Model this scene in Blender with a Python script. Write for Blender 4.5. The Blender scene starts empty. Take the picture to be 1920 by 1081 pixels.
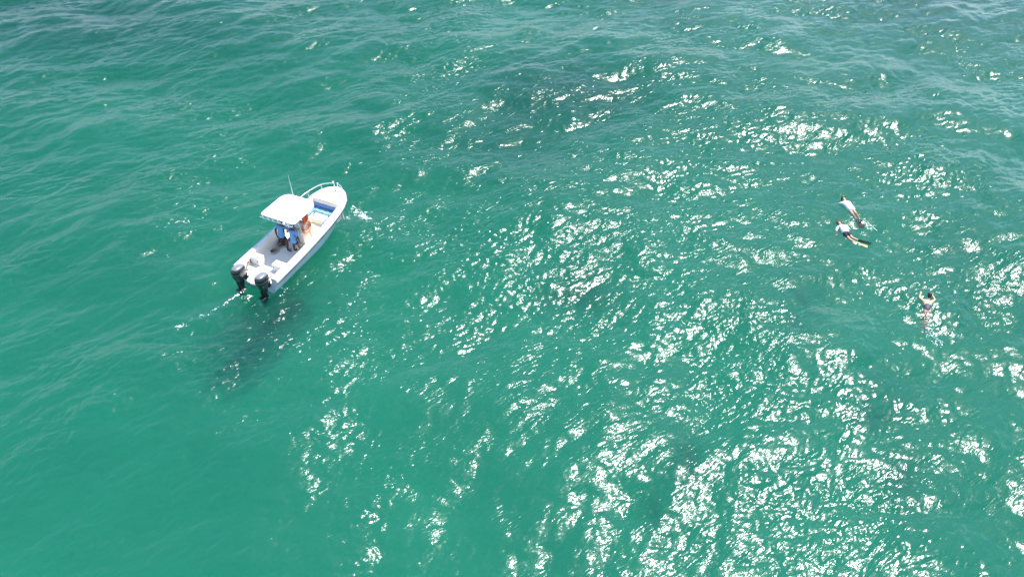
import bpy, bmesh, math, random
import numpy as np
from mathutils import Vector, Matrix, Euler

# ------------------------------------------------------------------ camera, sky, sun, exposure
scene = bpy.context.scene
COL = scene.collection
R = math.radians
CAM_H, CAM_PITCH, CAM_F = 21.0, 43.0, 1346.0          # metres, degrees below the horizon, focal length in px of 1920
cam_data = bpy.data.cameras.new('camera'); cam = bpy.data.objects.new('camera', cam_data); COL.objects.link(cam)
cam.location = (0, 0, CAM_H); cam.rotation_euler = (R(90 - CAM_PITCH), 0, 0)
cam_data.sensor_width = 36; cam_data.lens = 36 * CAM_F / 1920
cam_data.clip_start = 0.5; cam_data.clip_end = 20000
scene.camera = cam

SUN_AZ, SUN_EL = R(45), R(60)                          # azimuth clockwise from +Y, elevation
world = bpy.data.worlds.new('World'); scene.world = world; world.use_nodes = True
wn = world.node_tree.nodes; wl = world.node_tree.links
sky = wn.new('ShaderNodeTexSky'); sky.sky_type = 'NISHITA'; sky.sun_disc = False
sky.sun_elevation = SUN_EL; sky.sun_rotation = SUN_AZ; sky.air_density = 1.0; sky.dust_density = 0.2
wl.new(sky.outputs[0], wn['Background'].inputs[0]); wn['Background'].inputs[1].default_value = 0.112

sun_data = bpy.data.lights.new('sun', 'SUN'); sun_data.energy = 3.0; sun_data.angle = R(2.4); sun_data.color = (1.0, 0.965, 0.90)
sun = bpy.data.objects.new('sun', sun_data); COL.objects.link(sun)
sdir = Vector((math.sin(SUN_AZ) * math.cos(SUN_EL), math.cos(SUN_AZ) * math.cos(SUN_EL), math.sin(SUN_EL)))
sun.rotation_euler = sdir.to_track_quat('Z', 'Y').to_euler(); sun.location = sdir * 200

vs = scene.view_settings
vs.view_transform = 'Standard'; vs.look = 'None'; vs.exposure = 1.5; vs.gamma = 1.0; vs.use_curve_mapping = False
cy = scene.cycles
cy.use_denoising = True
cy.max_bounces = 6; cy.transparent_max_bounces = 16; cy.volume_bounces = 0
cy.sample_clamp_indirect = 4.0; cy.sample_clamp_direct = 0.0
cy.caustics_reflective = False; cy.caustics_refractive = False

# ------------------------------------------------------------------ helpers
def setp(o, label=None, cat=None, group=None, kind=None):
    for k, v in (('label', label), ('category', cat), ('group', group), ('kind', kind)):
        if v: o[k] = v
    return o

def new_mat(name, color=(0.8, 0.8, 0.8), rough=0.5, metal=0.0, spec=0.5, coat=0.0, var=0.0, vscale=3.0, bump=0.0, bscale=60.0):
    m = bpy.data.materials.new(name); m.use_nodes = True
    nt = m.node_tree; b = nt.nodes['Principled BSDF']
    b.inputs['Base Color'].default_value = (*color, 1); b.inputs['Roughness'].default_value = rough
    b.inputs['Metallic'].default_value = metal; b.inputs['Specular IOR Level'].default_value = spec
    b.inputs['Coat Weight'].default_value = coat
    tc = nt.nodes.new('ShaderNodeTexCoord')
    if var > 0:
        n = nt.nodes.new('ShaderNodeTexNoise'); n.inputs['Scale'].default_value = vscale; n.inputs['Detail'].default_value = 6
        n.inputs['Roughness'].default_value = 0.65
        nt.links.new(tc.outputs['Object'], n.inputs['Vector'])
        r = nt.nodes.new('ShaderNodeMapRange'); r.inputs[1].default_value = 0.3; r.inputs[2].default_value = 0.7
        r.inputs[3].default_value = 1 - var; r.inputs[4].default_value = 1 + var * 0.35
        nt.links.new(n.outputs['Fac'], r.inputs[0])
        mx = nt.nodes.new('ShaderNodeVectorMath'); mx.operation = 'SCALE'; mx.inputs[0].default_value = color
        nt.links.new(r.outputs[0], mx.inputs['Scale']); nt.links.new(mx.outputs[0], b.inputs['Base Color'])
    if bump > 0:
        n2 = nt.nodes.new('ShaderNodeTexNoise'); n2.inputs['Scale'].default_value = bscale; n2.inputs['Detail'].default_value = 3
        nt.links.new(tc.outputs['Object'], n2.inputs['Vector'])
        bp = nt.nodes.new('ShaderNodeBump'); bp.inputs['Strength'].default_value = 1.0; bp.inputs['Distance'].default_value = bump
        nt.links.new(n2.outputs['Fac'], bp.inputs['Height']); nt.links.new(bp.outputs[0], b.inputs['Normal'])
    return m
# ------------------------------------------------------------------ the sea: a wind-sea height field (two spectral bands)
rng = np.random.default_rng(11)
def spectral_field(L, N, lmin, lmax, mean_dir, spread, iso, slope_rms, seed, kpow=-4.0, taper=0.35):
    """periodic height field with its horizontal chop; mean_dir = direction the waves travel (radians from +X)"""
    r = np.random.default_rng(seed)
    k1 = np.fft.fftfreq(N, L / N) * 2 * np.pi
    kx, ky = np.meshgrid(k1, k1, indexing='xy')
    k = np.hypot(kx, ky); k[0, 0] = 1e-6
    th = np.arctan2(ky, kx)
    kmin, kmax = 2 * np.pi / lmax, 2 * np.pi / lmin
    S = k ** kpow * np.exp(-(kmin / k) ** 2 * 0.8) * np.exp(-(k / kmax) ** 4)
    S[0, 0] = 0
    c = np.abs(np.cos((th - mean_dir)))
    D = iso + (1 - iso) * c ** spread
    A = np.sqrt(S * D)
    n = r.standard_normal((N, N)) + 1j * r.standard_normal((N, N))
    H = np.fft.fft2(np.fft.ifft2(n * A).real)
    sx = np.fft.ifft2(1j * kx * H).real; sy = np.fft.ifft2(1j * ky * H).real
    g = slope_rms / math.sqrt((sx ** 2).mean() + (sy ** 2).mean())
    h = np.fft.ifft2(H).real * g
    dx = np.fft.ifft2(1j * kx / k * H).real * g; dy = np.fft.ifft2(1j * ky / k * H).real * g
    return [a.astype(np.float32) for a in (h, dx, dy)]

def sample(field, L, x, y):
    N = field[0].shape[0]
    u = np.mod(x / L, 1.0) * N; v = np.mod(y / L, 1.0) * N
    i0 = np.floor(u).astype(np.int32); j0 = np.floor(v).astype(np.int32)
    fu = (u - i0).astype(np.float32); fv = (v - j0).astype(np.float32)
    i0 %= N; j0 %= N; i1 = (i0 + 1) % N; j1 = (j0 + 1) % N
    out = []
    for f in field:
        out.append((f[j0, i0] * (1 - fu) + f[j0, i1] * fu) * (1 - fv) + (f[j1, i0] * (1 - fu) + f[j1, i1] * fu) * fv)
    return out

WDIR = R(124)
LA, LB, LM, LS = 97.0, 19.3, 61.0, 143.0
fA = spectral_field(LA, 1024, 0.36, 5.5, WDIR, 3.0, 0.12, 0.160, 3, kpow=-4.25)
fB = spectral_field(LB, 640, 0.12, 0.48, WDIR - R(6), 6.0, 0.09, 0.165, 5, kpow=-3.8)
fS = spectral_field(LS, 512, 5.0, 16.0, R(88), 2.0, 0.25, 0.075, 17, kpow=-4.0)          # low crossing swell
fM = spectral_field(LM, 256, 3.0, 14.0, WDIR, 2.0, 0.5, 0.2, 8, kpow=-3.0)
fM[0] /= fM[0].std()
CHOP = 0.75
def sea_fields(x, y):
    a, ax, ay = sample(fA, LA, x, y)
    b, bx, by = sample(fB, LB, x, y)
    m = np.clip(1.0 + 0.45 * sample(fM[:1], LM, x, y)[0], 0.55, 2.0)      # gusts roughen the ripples in patches
    w = sample(fS[:1], LS, x, y)[0]
    return a + b * m + w, -CHOP * ax - 0.5 * m * bx, -CHOP * ay - 0.5 * m * by
def sea_z(x, y):
    """height of the sea at a point, chop undone by one fixed-point step"""
    px, py = np.array([x], float), np.array([y], float)
    qx, qy = px.copy(), py.copy()
    for _ in range(4):
        z, ax, ay = sea_fields(qx, qy); qx = px - ax; qy = py - ay
    return float(sea_fields(qx, qy)[0][0])

def mesh_from_arrays(name, co, faces4):
    me = bpy.data.meshes.new(name)
    me.vertices.add(len(co)); me.vertices.foreach_set('co', np.ascontiguousarray(co, np.float32).ravel())
    nf = len(faces4)
    me.loops.add(nf * 4); me.polygons.add(nf)
    me.loops.foreach_set('vertex_index', np.ascontiguousarray(faces4, np.int32).ravel())
    me.polygons.foreach_set('loop_start', np.arange(0, nf * 4, 4, dtype=np.int32))
    me.polygons.foreach_set('use_smooth', np.ones(nf, bool))
    me.update(calc_edges=True)
    return me

NX, NY = 1300, 900
t = np.linspace(0, 1, NY)
yr = 5.5 + 22.0 * t + 36.0 * t ** 2                    # rows get coarser with distance
hw = (0.731 * yr + 14.3) * 0.713 * 1.18 + 1.5
uu = np.linspace(-1, 1, NX)
X = (hw[:, None] * uu[None, :]); Y = np.repeat(yr[:, None], NX, 1)
Z, DX, DY = sea_fields(X, Y)
co = np.stack([X + DX, Y + DY, Z], -1).reshape(-1, 3)
idx = np.arange(NX * NY).reshape(NY, NX)
quads = [np.stack([idx[:-1, :-1], idx[:-1, 1:], idx[1:, 1:], idx[1:, :-1]], -1).reshape(-1, 4)]
loop = np.concatenate([idx[0, :], idx[1:, -1], idx[-1, -2::-1], idx[-2:0:-1, 0]])
base = co[loop]; ctr = np.array([0, 32, 0.0])
rings = [loop]; parts = [co]; nv = len(co)
for s, zs in ((1.04, .9), (1.1, .8), (1.2, .7), (1.4, .5), (1.8, .3), (3.0, 0), (10, 0), (60, 0)):
    p = ctr + (base - ctr) * s
    zz, _, _ = sea_fields(p[:, 0], p[:, 1]); p[:, 2] = zz * zs
    parts.append(p); rings.append(np.arange(nv, nv + len(p))); nv += len(p)
p = parts[-1].copy(); p[:, 2] = -30; parts.append(p); rings.append(np.arange(nv, nv + len(p))); nv += len(p)   # sides of the water body
for a, b in zip(rings[:-1], rings[1:]):
    quads.append(np.stack([a, b, np.roll(b, -1), np.roll(a, -1)], -1))
me = mesh_from_arrays('sea', np.concatenate(parts), np.concatenate(quads))
sea = bpy.data.objects.new('sea', me); COL.objects.link(sea); setp(sea, kind='structure')

sm = bpy.data.materials.new('sea_water'); sm.use_nodes = True
nt = sm.node_tree; nd = nt.nodes; lk = nt.links; nd.clear()
out = nd.new('ShaderNodeOutputMaterial')
geo = nd.new('ShaderNodeNewGeometry')
mr = nd.new('ShaderNodeMapping'); mr.inputs['Rotation'].default_value = (0, 0, R(-33)); lk.new(geo.outputs['Position'], mr.inputs['Vector'])   # crests along x
mp = nd.new('ShaderNodeMapping'); mp.inputs['Scale'].default_value = (0.26, 1, 1); lk.new(mr.outputs[0], mp.inputs['Vector'])
nz = nd.new('ShaderNodeTexNoise'); nz.inputs['Scale'].default_value = 10.5; nz.inputs['Detail'].default_value = 2.0; nz.inputs['Roughness'].default_value = 0.55
nz.inputs['Distortion'].default_value = 0.5
lk.new(mp.outputs[0], nz.inputs['Vector'])
gz = nd.new('ShaderNodeTexNoise'); gz.inputs['Scale'].default_value = 0.22; gz.inputs['Detail'].default_value = 2.0
lk.new(mp.outputs[0], gz.inputs['Vector'])
gm = nd.new('ShaderNodeMapRange'); gm.inputs[1].default_value = 0.3; gm.inputs[2].default_value = 0.7; gm.inputs[3].default_value = 0.75; gm.inputs[4].default_value = 1.9
lk.new(gz.outputs['Fac'], gm.inputs[0])
mu = nd.new('ShaderNodeMath'); mu.operation = 'MULTIPLY'; lk.new(nz.outputs['Fac'], mu.inputs[0]); lk.new(gm.outputs[0], mu.inputs[1])
bp = nd.new('ShaderNodeBump'); bp.inputs['Strength'].default_value = 1.0; bp.inputs['Distance'].default_value = 0.021
lk.new(mu.outputs[0], bp.inputs['Height'])
fr = nd.new('ShaderNodeFresnel')
io = nd.new('ShaderNodeMapRange'); io.inputs[3].default_value = 1.333; io.inputs[4].default_value = 1 / 1.333   # same reflectance from below: rays pass straight through
lk.new(geo.outputs['Backfacing'], io.inputs[0]); lk.new(io.outputs[0], fr.inputs['IOR']); lk.new(bp.outputs[0], fr.inputs['Normal'])
tr = nd.new('ShaderNodeBsdfTransparent')
gl = nd.new('ShaderNodeBsdfGlossy'); gl.inputs['Roughness'].default_value = 0.155; lk.new(bp.outputs[0], gl.inputs['Normal'])
g2 = nd.new('ShaderNodeBsdfGlossy'); g2.inputs['Roughness'].default_value = 0.30; lk.new(bp.outputs[0], g2.inputs['Normal'])   # capillary ripples: a softer silvery sheen round the glints
gx2 = nd.new('ShaderNodeMixShader'); gx2.inputs[0].default_value = 0.22; lk.new(gl.outputs[0], gx2.inputs[1]); lk.new(g2.outputs[0], gx2.inputs[2])
rf = nd.new('ShaderNodeBsdfRefraction'); rf.inputs['IOR'].default_value = 1.333; rf.inputs['Roughness'].default_value = 0.75; lk.new(bp.outputs[0], rf.inputs['Normal'])   # ripples too small to build blur what lies below
tm = nd.new('ShaderNodeMixShader'); tm.inputs[0].default_value = 0.60; lk.new(tr.outputs[0], tm.inputs[1]); lk.new(rf.outputs[0], tm.inputs[2])
mx = nd.new('ShaderNodeMixShader'); lk.new(fr.outputs[0], mx.inputs[0]); lk.new(tm.outputs[0], mx.inputs[1]); lk.new(gx2.outputs[0], mx.inputs[2])
lk.new(mx.outputs[0], out.inputs['Surface'])
# turbid green water: scattering and absorption per metre (r, g, b)
SIG_S, SIG_A = (0.023, 0.076, 0.071), (0.40, 0.059, 0.101)
ks = max(SIG_S); vsn = nd.new('ShaderNodeVolumeScatter'); vsn.inputs['Density'].default_value = ks; vsn.inputs['Color'].default_value = (*[c / ks for c in SIG_S], 1); vsn.inputs['Anisotropy'].default_value = -0.2
ka = max(SIG_A) * 1.001; va = nd.new('ShaderNodeVolumeAbsorption'); va.inputs['Density'].default_value = ka; va.inputs['Color'].default_value = (*[1 - c / ka for c in SIG_A], 1)
va2 = nd.new('ShaderNodeAddShader'); lk.new(va.outputs[0], va2.inputs[0]); lk.new(vsn.outputs[0], va2.inputs[1])
lk.new(va2.outputs[0], out.inputs['Volume'])
sea.data.materials.append(sm)

# ------------------------------------------------------------------ the seabed: sand with a few dark mounds, some weedy
gx = np.linspace(-1, 1, 261); gx = np.sign(gx) * (np.abs(gx) * 55 + np.abs(gx) ** 8 * 1300)
GX, GY = np.meshgrid(gx, gx + 34)
MOUNDS = [(3.6, 46.0, 7.0, 4.5, .8), (0.0, 40.0, 6.0, 4.0, .55), (3.3, 26.0, 2.0, 1.1, .85), (7.1, 16.6, 0.6, 0.9, .8), (15.6, 18.7, 1.0, 0.6, .7), (15.5, 15.7, 0.6, 0.9, .8),
          (5.5, 14.4, 0.35, 0.7, .8), (36.0, 60.0, 9.0, 3.0, .9), (14.0, 60.5, 5.0, 1.5, .9), (-36.0, 57.0, 17.0, 6.0, .9), (24.0, 30.0, 2.0, 0.7, .5)]  # the wide far-left mound makes that corner of the water darker
def mound_h(x, y):
    h = np.zeros_like(x)
    wob = sample(fM[:1], LM, x * 3.1, y * 3.1)[0]
    for a, b, rx, ry, hh in MOUNDS:
        q = ((x - a) / rx) ** 2 + ((y - b) / ry) ** 2
        h = np.maximum(h, hh * np.exp(-q * (1 + 0.25 * wob)))
    return h
MH = mound_h(GX, GY)
co = np.stack([GX, GY, -4.3 + MH * 0.5 + 0.14 * sample(fM[:1], LM, GX, GY)[0]], -1).reshape(-1, 3)
i2 = np.arange(261 * 261).reshape(261, 261)
bed = bpy.data.objects.new('seabed', mesh_from_arrays('seabed', co, np.stack([i2[:-1, :-1], i2[:-1, 1:], i2[1:, 1:], i2[1:, :-1]], -1).reshape(-1, 4)))
COL.objects.link(bed); setp(bed, kind='structure')
wa = bed.data.attributes.new('bed_dark', 'FLOAT', 'POINT'); wa.data.foreach_set('value', np.clip(MH, 0, 1).ravel().astype(np.float32))
bedm = new_mat('seabed_sand', (0.74, 0.68, 0.53), rough=0.95, spec=0.1, var=0.08, vscale=0.25)
nt2 = bedm.node_tree; at_ = nt2.nodes.new('ShaderNodeAttribute'); at_.attribute_name = 'bed_dark'
mixc = nt2.nodes.new('ShaderNodeMix'); mixc.data_type = 'RGBA'
src = nt2.nodes['Principled BSDF'].inputs['Base Color'].links[0].from_socket
nt2.links.new(at_.outputs['Fac'], mixc.inputs['Factor']); nt2.links.new(src, mixc.inputs['A']); mixc.inputs['B'].default_value = (0.02, 0.028, 0.018, 1)
nt2.links.new(mixc.outputs['Result'], nt2.nodes['Principled BSDF'].inputs['Base Color'])
bed.data.materials.append(bedm)
# ------------------------------------------------------------------ mesh helpers
def link(name, me, mat, parent=None, smooth=False):
    o = bpy.data.objects.new(name, me); COL.objects.link(o)
    if mat is not None: me.materials.append(mat)
    if parent is not None: o.parent = parent
    if smooth: me.polygons.foreach_set('use_smooth', np.ones(len(me.polygons), bool))
    return o
def finish(name, bm, mat, parent=None, smooth=True, angle=40):
    bmesh.ops.recalc_face_normals(bm, faces=bm.faces[:])
    me = bpy.data.meshes.new(name)
    if smooth:
        for f in bm.faces: f.smooth = True
        for e in bm.edges:
            e.smooth = not (len(e.link_faces) == 2 and e.calc_face_angle(0) > R(angle))
    bm.to_mesh(me); bm.free()
    return link(name, me, mat, parent)
def box(bm, x0, x1, y0, y1, z0, z1, bevel=0.0, seg=2, m=None):
    r = bmesh.ops.create_cube(bm, size=1.0)
    vs_ = r['verts']
    for v in vs_:
        v.co = Vector((x0 + (v.co.x + .5) * (x1 - x0), y0 + (v.co.y + .5) * (y1 - y0), z0 + (v.co.z + .5) * (z1 - z0)))
    if bevel > 0:
        es = list({e for v in vs_ for e in v.link_edges})
        g = bmesh.ops.bevel(bm, geom=es, offset=bevel, segments=seg, profile=0.5, affect='EDGES')
        vs_ = [v for v in g['verts']]
    if m is not None: bmesh.ops.transform(bm, matrix=m, verts=list({v for f in vs_ for v in [f]}))
def one_box(name, mat, parent, x0, x1, y0, y1, z0, z1, bevel=0.02):
    bm = bmesh.new(); box(bm, x0, x1, y0, y1, z0, z1, bevel); return finish(name, bm, mat, parent)
def tube(bm, pts, r, seg=8, caps=True, closed=False):
    pts = [Vector(p) for p in pts]; n = len(pts); rings_ = []
    rr = r if isinstance(r, (list, tuple)) else [r] * n
    up = Vector((0, 0, 1))
    for i, p in enumerate(pts):
        if closed: d = pts[(i + 1) % n] - pts[i - 1]
        else: d = pts[min(i + 1, n - 1)] - pts[max(i - 1, 0)]
        d.normalize()
        a = d.cross(up)
        if a.length < 0.05: a = d.cross(Vector((0, 1, 0)))
        a.normalize(); b = a.cross(d)
        rings_.append([bm.verts.new(p + (a * math.cos(2 * math.pi * k / seg) + b * math.sin(2 * math.pi * k / seg)) * rr[i]) for k in range(seg)])
    for i in range(n if closed else n - 1):
        q = rings_[(i + 1) % n]
        for k in range(seg):
            bm.faces.new((rings_[i][k], rings_[i][(k + 1) % seg], q[(k + 1) % seg], q[k]))
    if caps and not closed:
        bm.faces.new(rings_[0][::-1]); bm.faces.new(rings_[-1])
def one_tube(name, mat, parent, pts, r, seg=8, closed=False):
    bm = bmesh.new(); tube(bm, pts, r, seg, closed=closed); return finish(name, bm, mat, parent, angle=60)
def loft(bm, sections, close=False, cap0=False, cap1=False):
    rows = [[bm.verts.new(p) for p in s] for s in sections]
    for a, b in zip(rows[:-1], rows[1:]):
        n = len(a)
        for k in range(n if close else n - 1):
            vs_ = [a[k], a[(k + 1) % n], b[(k + 1) % n], b[k]]
            try: bm.faces.new(vs_)
            except ValueError: pass
    if cap0: bm.faces.new(rows[0][::-1])
    if cap1: bm.faces.new(rows[-1])
    return rows
def smooth_path(pts, n=6):
    """Catmull-Rom through the points"""
    P = [Vector(p) for p in pts]; P = [P[0] * 2 - P[1]] + P + [P[-1] * 2 - P[-2]]
    out_ = []
    for i in range(1, len(P) - 2):
        for k in range(n):
            t_ = k / n
            out_.append(0.5 * ((2 * P[i]) + (P[i + 1] - P[i - 1]) * t_ + (2 * P[i - 1] - 5 * P[i] + 4 * P[i + 1] - P[i + 2]) * t_ ** 2 + (3 * P[i] - P[i - 1] - 3 * P[i + 1] + P[i + 2]) * t_ ** 3))
    out_.append(P[-2]); return out_

# ------------------------------------------------------------------ materials of the boat
M_gel = new_mat('white_gelcoat', (0.86, 0.81, 0.73), rough=0.28, coat=0.3, var=0.05, vscale=2.5)
M_hull = new_mat('hull_pale_blue_white', (0.70, 0.77, 0.84), rough=0.3, coat=0.3, var=0.06, vscale=2.0)
M_liner = new_mat('cockpit_liner', (0.92, 0.83, 0.69), rough=0.5, var=0.10, vscale=3.0)
M_floor = new_mat('non_skid_floor', (0.88, 0.80, 0.68), rough=0.75, var=0.12, vscale=5.0, bump=0.002, bscale=120)
M_rub = new_mat('dark_rubber', (0.03, 0.035, 0.045), rough=0.55)
M_stripe = new_mat('grey_stripe', (0.30, 0.31, 0.34), rough=0.5)
M_steel = new_mat('stainless_steel', (0.78, 0.79, 0.80), rough=0.22, metal=0.85)
M_alu = new_mat('white_tube', (0.72, 0.73, 0.73), rough=0.3, metal=0.3)
M_canvas = new_mat('canopy_white', (0.82, 0.82, 0.81), rough=0.55, var=0.04, vscale=2.0)
M_cowl = new_mat('cowling_charcoal', (0.010, 0.012, 0.018), rough=0.30, coat=0.5)
M_cowl2 = new_mat('cowling_grey_panel', (0.17, 0.175, 0.19), rough=0.30, coat=0.3)  # grey lightened to paint a highlight onto the cowling tops
M_leg = new_mat('motor_leg', (0.008, 0.009, 0.012), rough=0.42)
M_cush = new_mat('blue_cushion', (0.17, 0.30, 0.66), rough=0.7, var=0.15, vscale=8, bump=0.003, bscale=40)
M_towel = new_mat('pale_cyan_towel', (0.42, 0.72, 0.80), rough=0.95, var=0.2, vscale=12, bump=0.006, bscale=50)
M_cream = new_mat('cream_vinyl', (0.72, 0.69, 0.60), rough=0.6, var=0.08, vscale=6)
M_glass = new_mat('smoked_acrylic', (0.25, 0.28, 0.30), rough=0.08)
M_black = new_mat('black_hose', (0.015, 0.015, 0.018), rough=0.5)

# ------------------------------------------------------------------ the boat (local frame: x starboard, y forward, z up, origin at the stern on the waterline)
HEAD = R(25)
fwv = Vector((math.sin(HEAD), math.cos(HEAD), 0)); rtv = Vector((math.cos(HEAD), -math.sin(HEAD), 0))
BO = Vector((-10.826, 22.665, 0)) - rtv * 0.08 + fwv * 0.03
boat = bpy.data.objects.new('motor_boat', None); COL.objects.link(boat)
boat.location = BO; boat.rotation_euler = (0, 0, -HEAD); boat.empty_display_size = 0.5
setp(boat, 'white open motor boat with canopy and two dark outboard motors floating on green sea', 'boat')
def W(x, y, z): return BO + rtv * x + fwv * y + Vector((0, 0, z))

ys_b = [-0.05, 0.5, 1, 2, 3, 4, 4.8, 5.3, 5.7, 6.0, 6.13, 6.2]
bs_b = [1.13, 1.14, 1.14, 1.12, 1.10, 1.06, 0.98, 0.88, 0.74, 0.52, 0.30, 0.02]
zs_y = [-0.05, 1, 2, 3, 4, 5, 6.2]; zs_z = [0.78, 0.81, 0.85, 0.90, 0.96, 1.05, 1.15]
hb = lambda y: float(np.interp(y, ys_b, bs_b)); sh = lambda y: float(np.interp(y, zs_y, zs_z))
st = sorted(set(list(np.arange(0, 5.0, 0.25)) + [-0.05] + list(np.arange(5.0, 6.0, 0.1)) + [6.0, 6.05, 6.1, 6.14, 6.17, 6.2]))
RUBZ = 0.20
def hull_section(y, side):
    b, z = hb(y), sh(y)
    k = max(0.0, (y - 3.2) / 3.0)                      # flare and rake forward
    yy = y - 1.5 * k ** 2
    p = [(b, y, z - 0.02), (b + 0.025, y, z - RUBZ), (b * (0.92 - 0.10 * k), y - 0.42 * k ** 2, z * 0.52), (b * (0.84 - 0.16 * k), y - 1.05 * k ** 2, 0.18),
         (b * (0.80 - 0.2 * k), yy, 0.0), (b * (0.62 - 0.25 * k), yy - 0.1 * k, -0.22 + 0.1 * k), (b * 0.34, yy, -0.30 + 0.15 * k), (0.0, yy, -0.12 + 0.05 * k)]
    return [(side * a, c, d) for a, c, d in p]
bm = bmesh.new()
secs = [hull_section(y, 1)[:-1] + hull_section(y, -1)[::-1] for y in st]
loft(bm, secs, cap0=False, cap1=False)
# transom closed up to the platform level
r0 = hull_section(-0.05, 1)
bmesh.ops.remove_doubles(bm, verts=bm.verts[:], dist=0.002)
finish('hull', bm, M_hull, boat, angle=35)
bm = bmesh.new()                                       # transom face, below the motor well
low = [p for p in r0 if p[2] < 0.44] ; low = [(r0[2][0] * 1.0, -0.05, 0.43)] + low
poly = low + [(-a, b, c) for a, b, c in low[::-1] if abs(a) > 1e-6]
bm.faces.new([bm.verts.new((a * 0.995, b + 0.004, c)) for a, b, c in poly])
for s in (1, -1):                                      # aft ends of the two quarters
    q = [(1.13, .78), (1.152, .58), (1.04, .43), (0.86, .43), (0.86, .76)]
    bm.faces.new([bm.verts.new((s * a, -0.046, c)) for a, c in q])
finish('transom', bm, M_hull, boat, smooth=False)

def ring_path(inset, dz, y0=-0.05, y1=6.2):
    out_ = []
    for y in st:
        if y < y0 or y > y1: continue
        out_.append((max(hb(y) - inset, 0.0), y, sh(y) + dz))
    return out_
GW = 0.24                                              # gunwale width
bm = bmesh.new()
for s in (1, -1):
    secs = []
    for y in [v for v in st if v <= 5.1]:
        b, z = hb(y), sh(y)
        secs.append([(s * (b + .004), y, z - .05), (s * (b + .002), y, z - .012), (s * (b - .02), y, z + .008), (s * (b - GW + .03), y, z + .008), (s * (b - GW), y, z - .02), (s * (b - GW - .005), y, z - .10)])
    loft(bm, secs, cap0=True, cap1=True)
finish('gunwale', bm, M_gel, boat, angle=50)
# upper topside band above the rub rail
bm = bmesh.new()
for s in (1, -1):
    secs = []
    for y in st:
        b, z = hb(y), sh(y)
        secs.append([(s * (b + .008), y, z - .03), (s * (b + .030), y, z - RUBZ + .015)])
    loft(bm, secs)
finish('topside_band', bm, M_gel, boat)
for s in (1, -1):
    one_tube('rub_rail', M_rub, boat, [(s * (hb(y) + .036), y + (.03 if y > 5.95 else 0), sh(y) - RUBZ) for y in st], 0.030, 6)
    one_tube('deck_stripe', M_stripe, boat, [(s * (hb(y) - .05), y, sh(y) + .006) for y in st if 0.1 < y < 5.6], 0.016, 5)

# foredeck, crowned
bm = bmesh.new(); secs = []
for y in [v for v in st if v >= 5.0]:
    b, z = hb(y), sh(y)
    if y == 5.0: y = 5.08
    secs.append([(b * t_ * 0.998, y, z + 0.008 + 0.05 * (1 - t_ * t_)) for t_ in np.linspace(-1, 1, 13)])
loft(bm, secs)
finish('foredeck', bm, M_gel, boat, angle=60)
one_box('bow_bulkhead', M_liner, boat, -0.90, 0.90, 5.085, 5.12, 0.30, 1.06, 0.0)
bm = bmesh.new(); box(bm, -.20, .20, 5.35, 5.80, 1.155, 1.172, 0.006); finish('anchor_hatch', bm, M_gel, boat)
bm = bmesh.new(); tube(bm, [(-.09, 5.92, 1.215), (.09, 5.92, 1.215)], 0.014); tube(bm, [(-.04, 5.92, 1.16), (-.04, 5.92, 1.215)], .014); tube(bm, [(.04, 5.92, 1.16), (.04, 5.92, 1.215)], .014)
finish('bow_cleat', bm, M_steel, boat)

# cockpit: floor and liner
FZ = 0.32
bm = bmesh.new(); secs = []
for y in [0.72] + [v for v in st if 0.75 < v < 5.1] + [5.1]:
    b = hb(y) - GW - 0.10
    secs.append([(-b, y, FZ), (0, y, FZ + .004), (b, y, FZ)])
loft(bm, secs); finish('cockpit_floor', bm, M_floor, boat)
for s in (1, -1):
    bm = bmesh.new(); secs = []
    for y in [0.5] + [v for v in st if 0.55 < v < 5.1] + [5.1]:
        b, z = hb(y), sh(y)
        secs.append([(s * (b - GW - .002), y, z - .07), (s * (b - GW - .02), y, z - .12), (s * (b - GW - .05), y, z - .35), (s * (b - GW - .08), y, FZ + .05), (s * (b - GW - .13), y, FZ - .01)])
    loft(bm, secs); finish('cockpit_side', bm, M_liner, boat, angle=50)
    for y in (1.3, 2.1, 3.0):                          # small rod holders let into the gunwale
        one_tube('gunwale_fitting', M_stripe, boat, [(s * (hb(y) - .14), y, sh(y) - .02), (s * (hb(y) - .14), y, sh(y) + .016)], 0.026, 10)
    # corner locker beside the walk-through, and its quarter piece
    bm = bmesh.new()
    xa, xb = (0.30, 0.93) if s > 0 else (-0.93, -0.36)
    box(bm, xa, xb, 0.66, 1.02, 0.30, 0.77 + (0.02 if s < 0 else 0), 0.035, 3)
    lk_ = finish('stern_locker', bm, M_gel, boat)
    bm = bmesh.new(); box(bm, xa + .05, xb - .05, 0.70, 0.98, 0.775 + (0.02 if s < 0 else 0), 0.797 + (0.02 if s < 0 else 0), 0.008); finish('locker_lid', bm, M_gel, lk_)
    one_tube('latch', M_rub, lk_, [(xa + .1 if s > 0 else xb - .1, 0.648, .62), (xa + .1 if s > 0 else xb - .1, 0.648, .68)], .016, 6)
    one_box('stern_quarter', M_gel, boat, min(s * .84, s * .90), max(s * .84, s * .90), -0.05, 0.68, 0.30, 0.775, 0.02)
    one_tube('grab_handle', M_black, boat, smooth_path([(s * .83, .58, .70), (s * .78, .60, .68), (s * .78, .60, .56), (s * .83, .58, .54)], 4), .016, 6)
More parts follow.
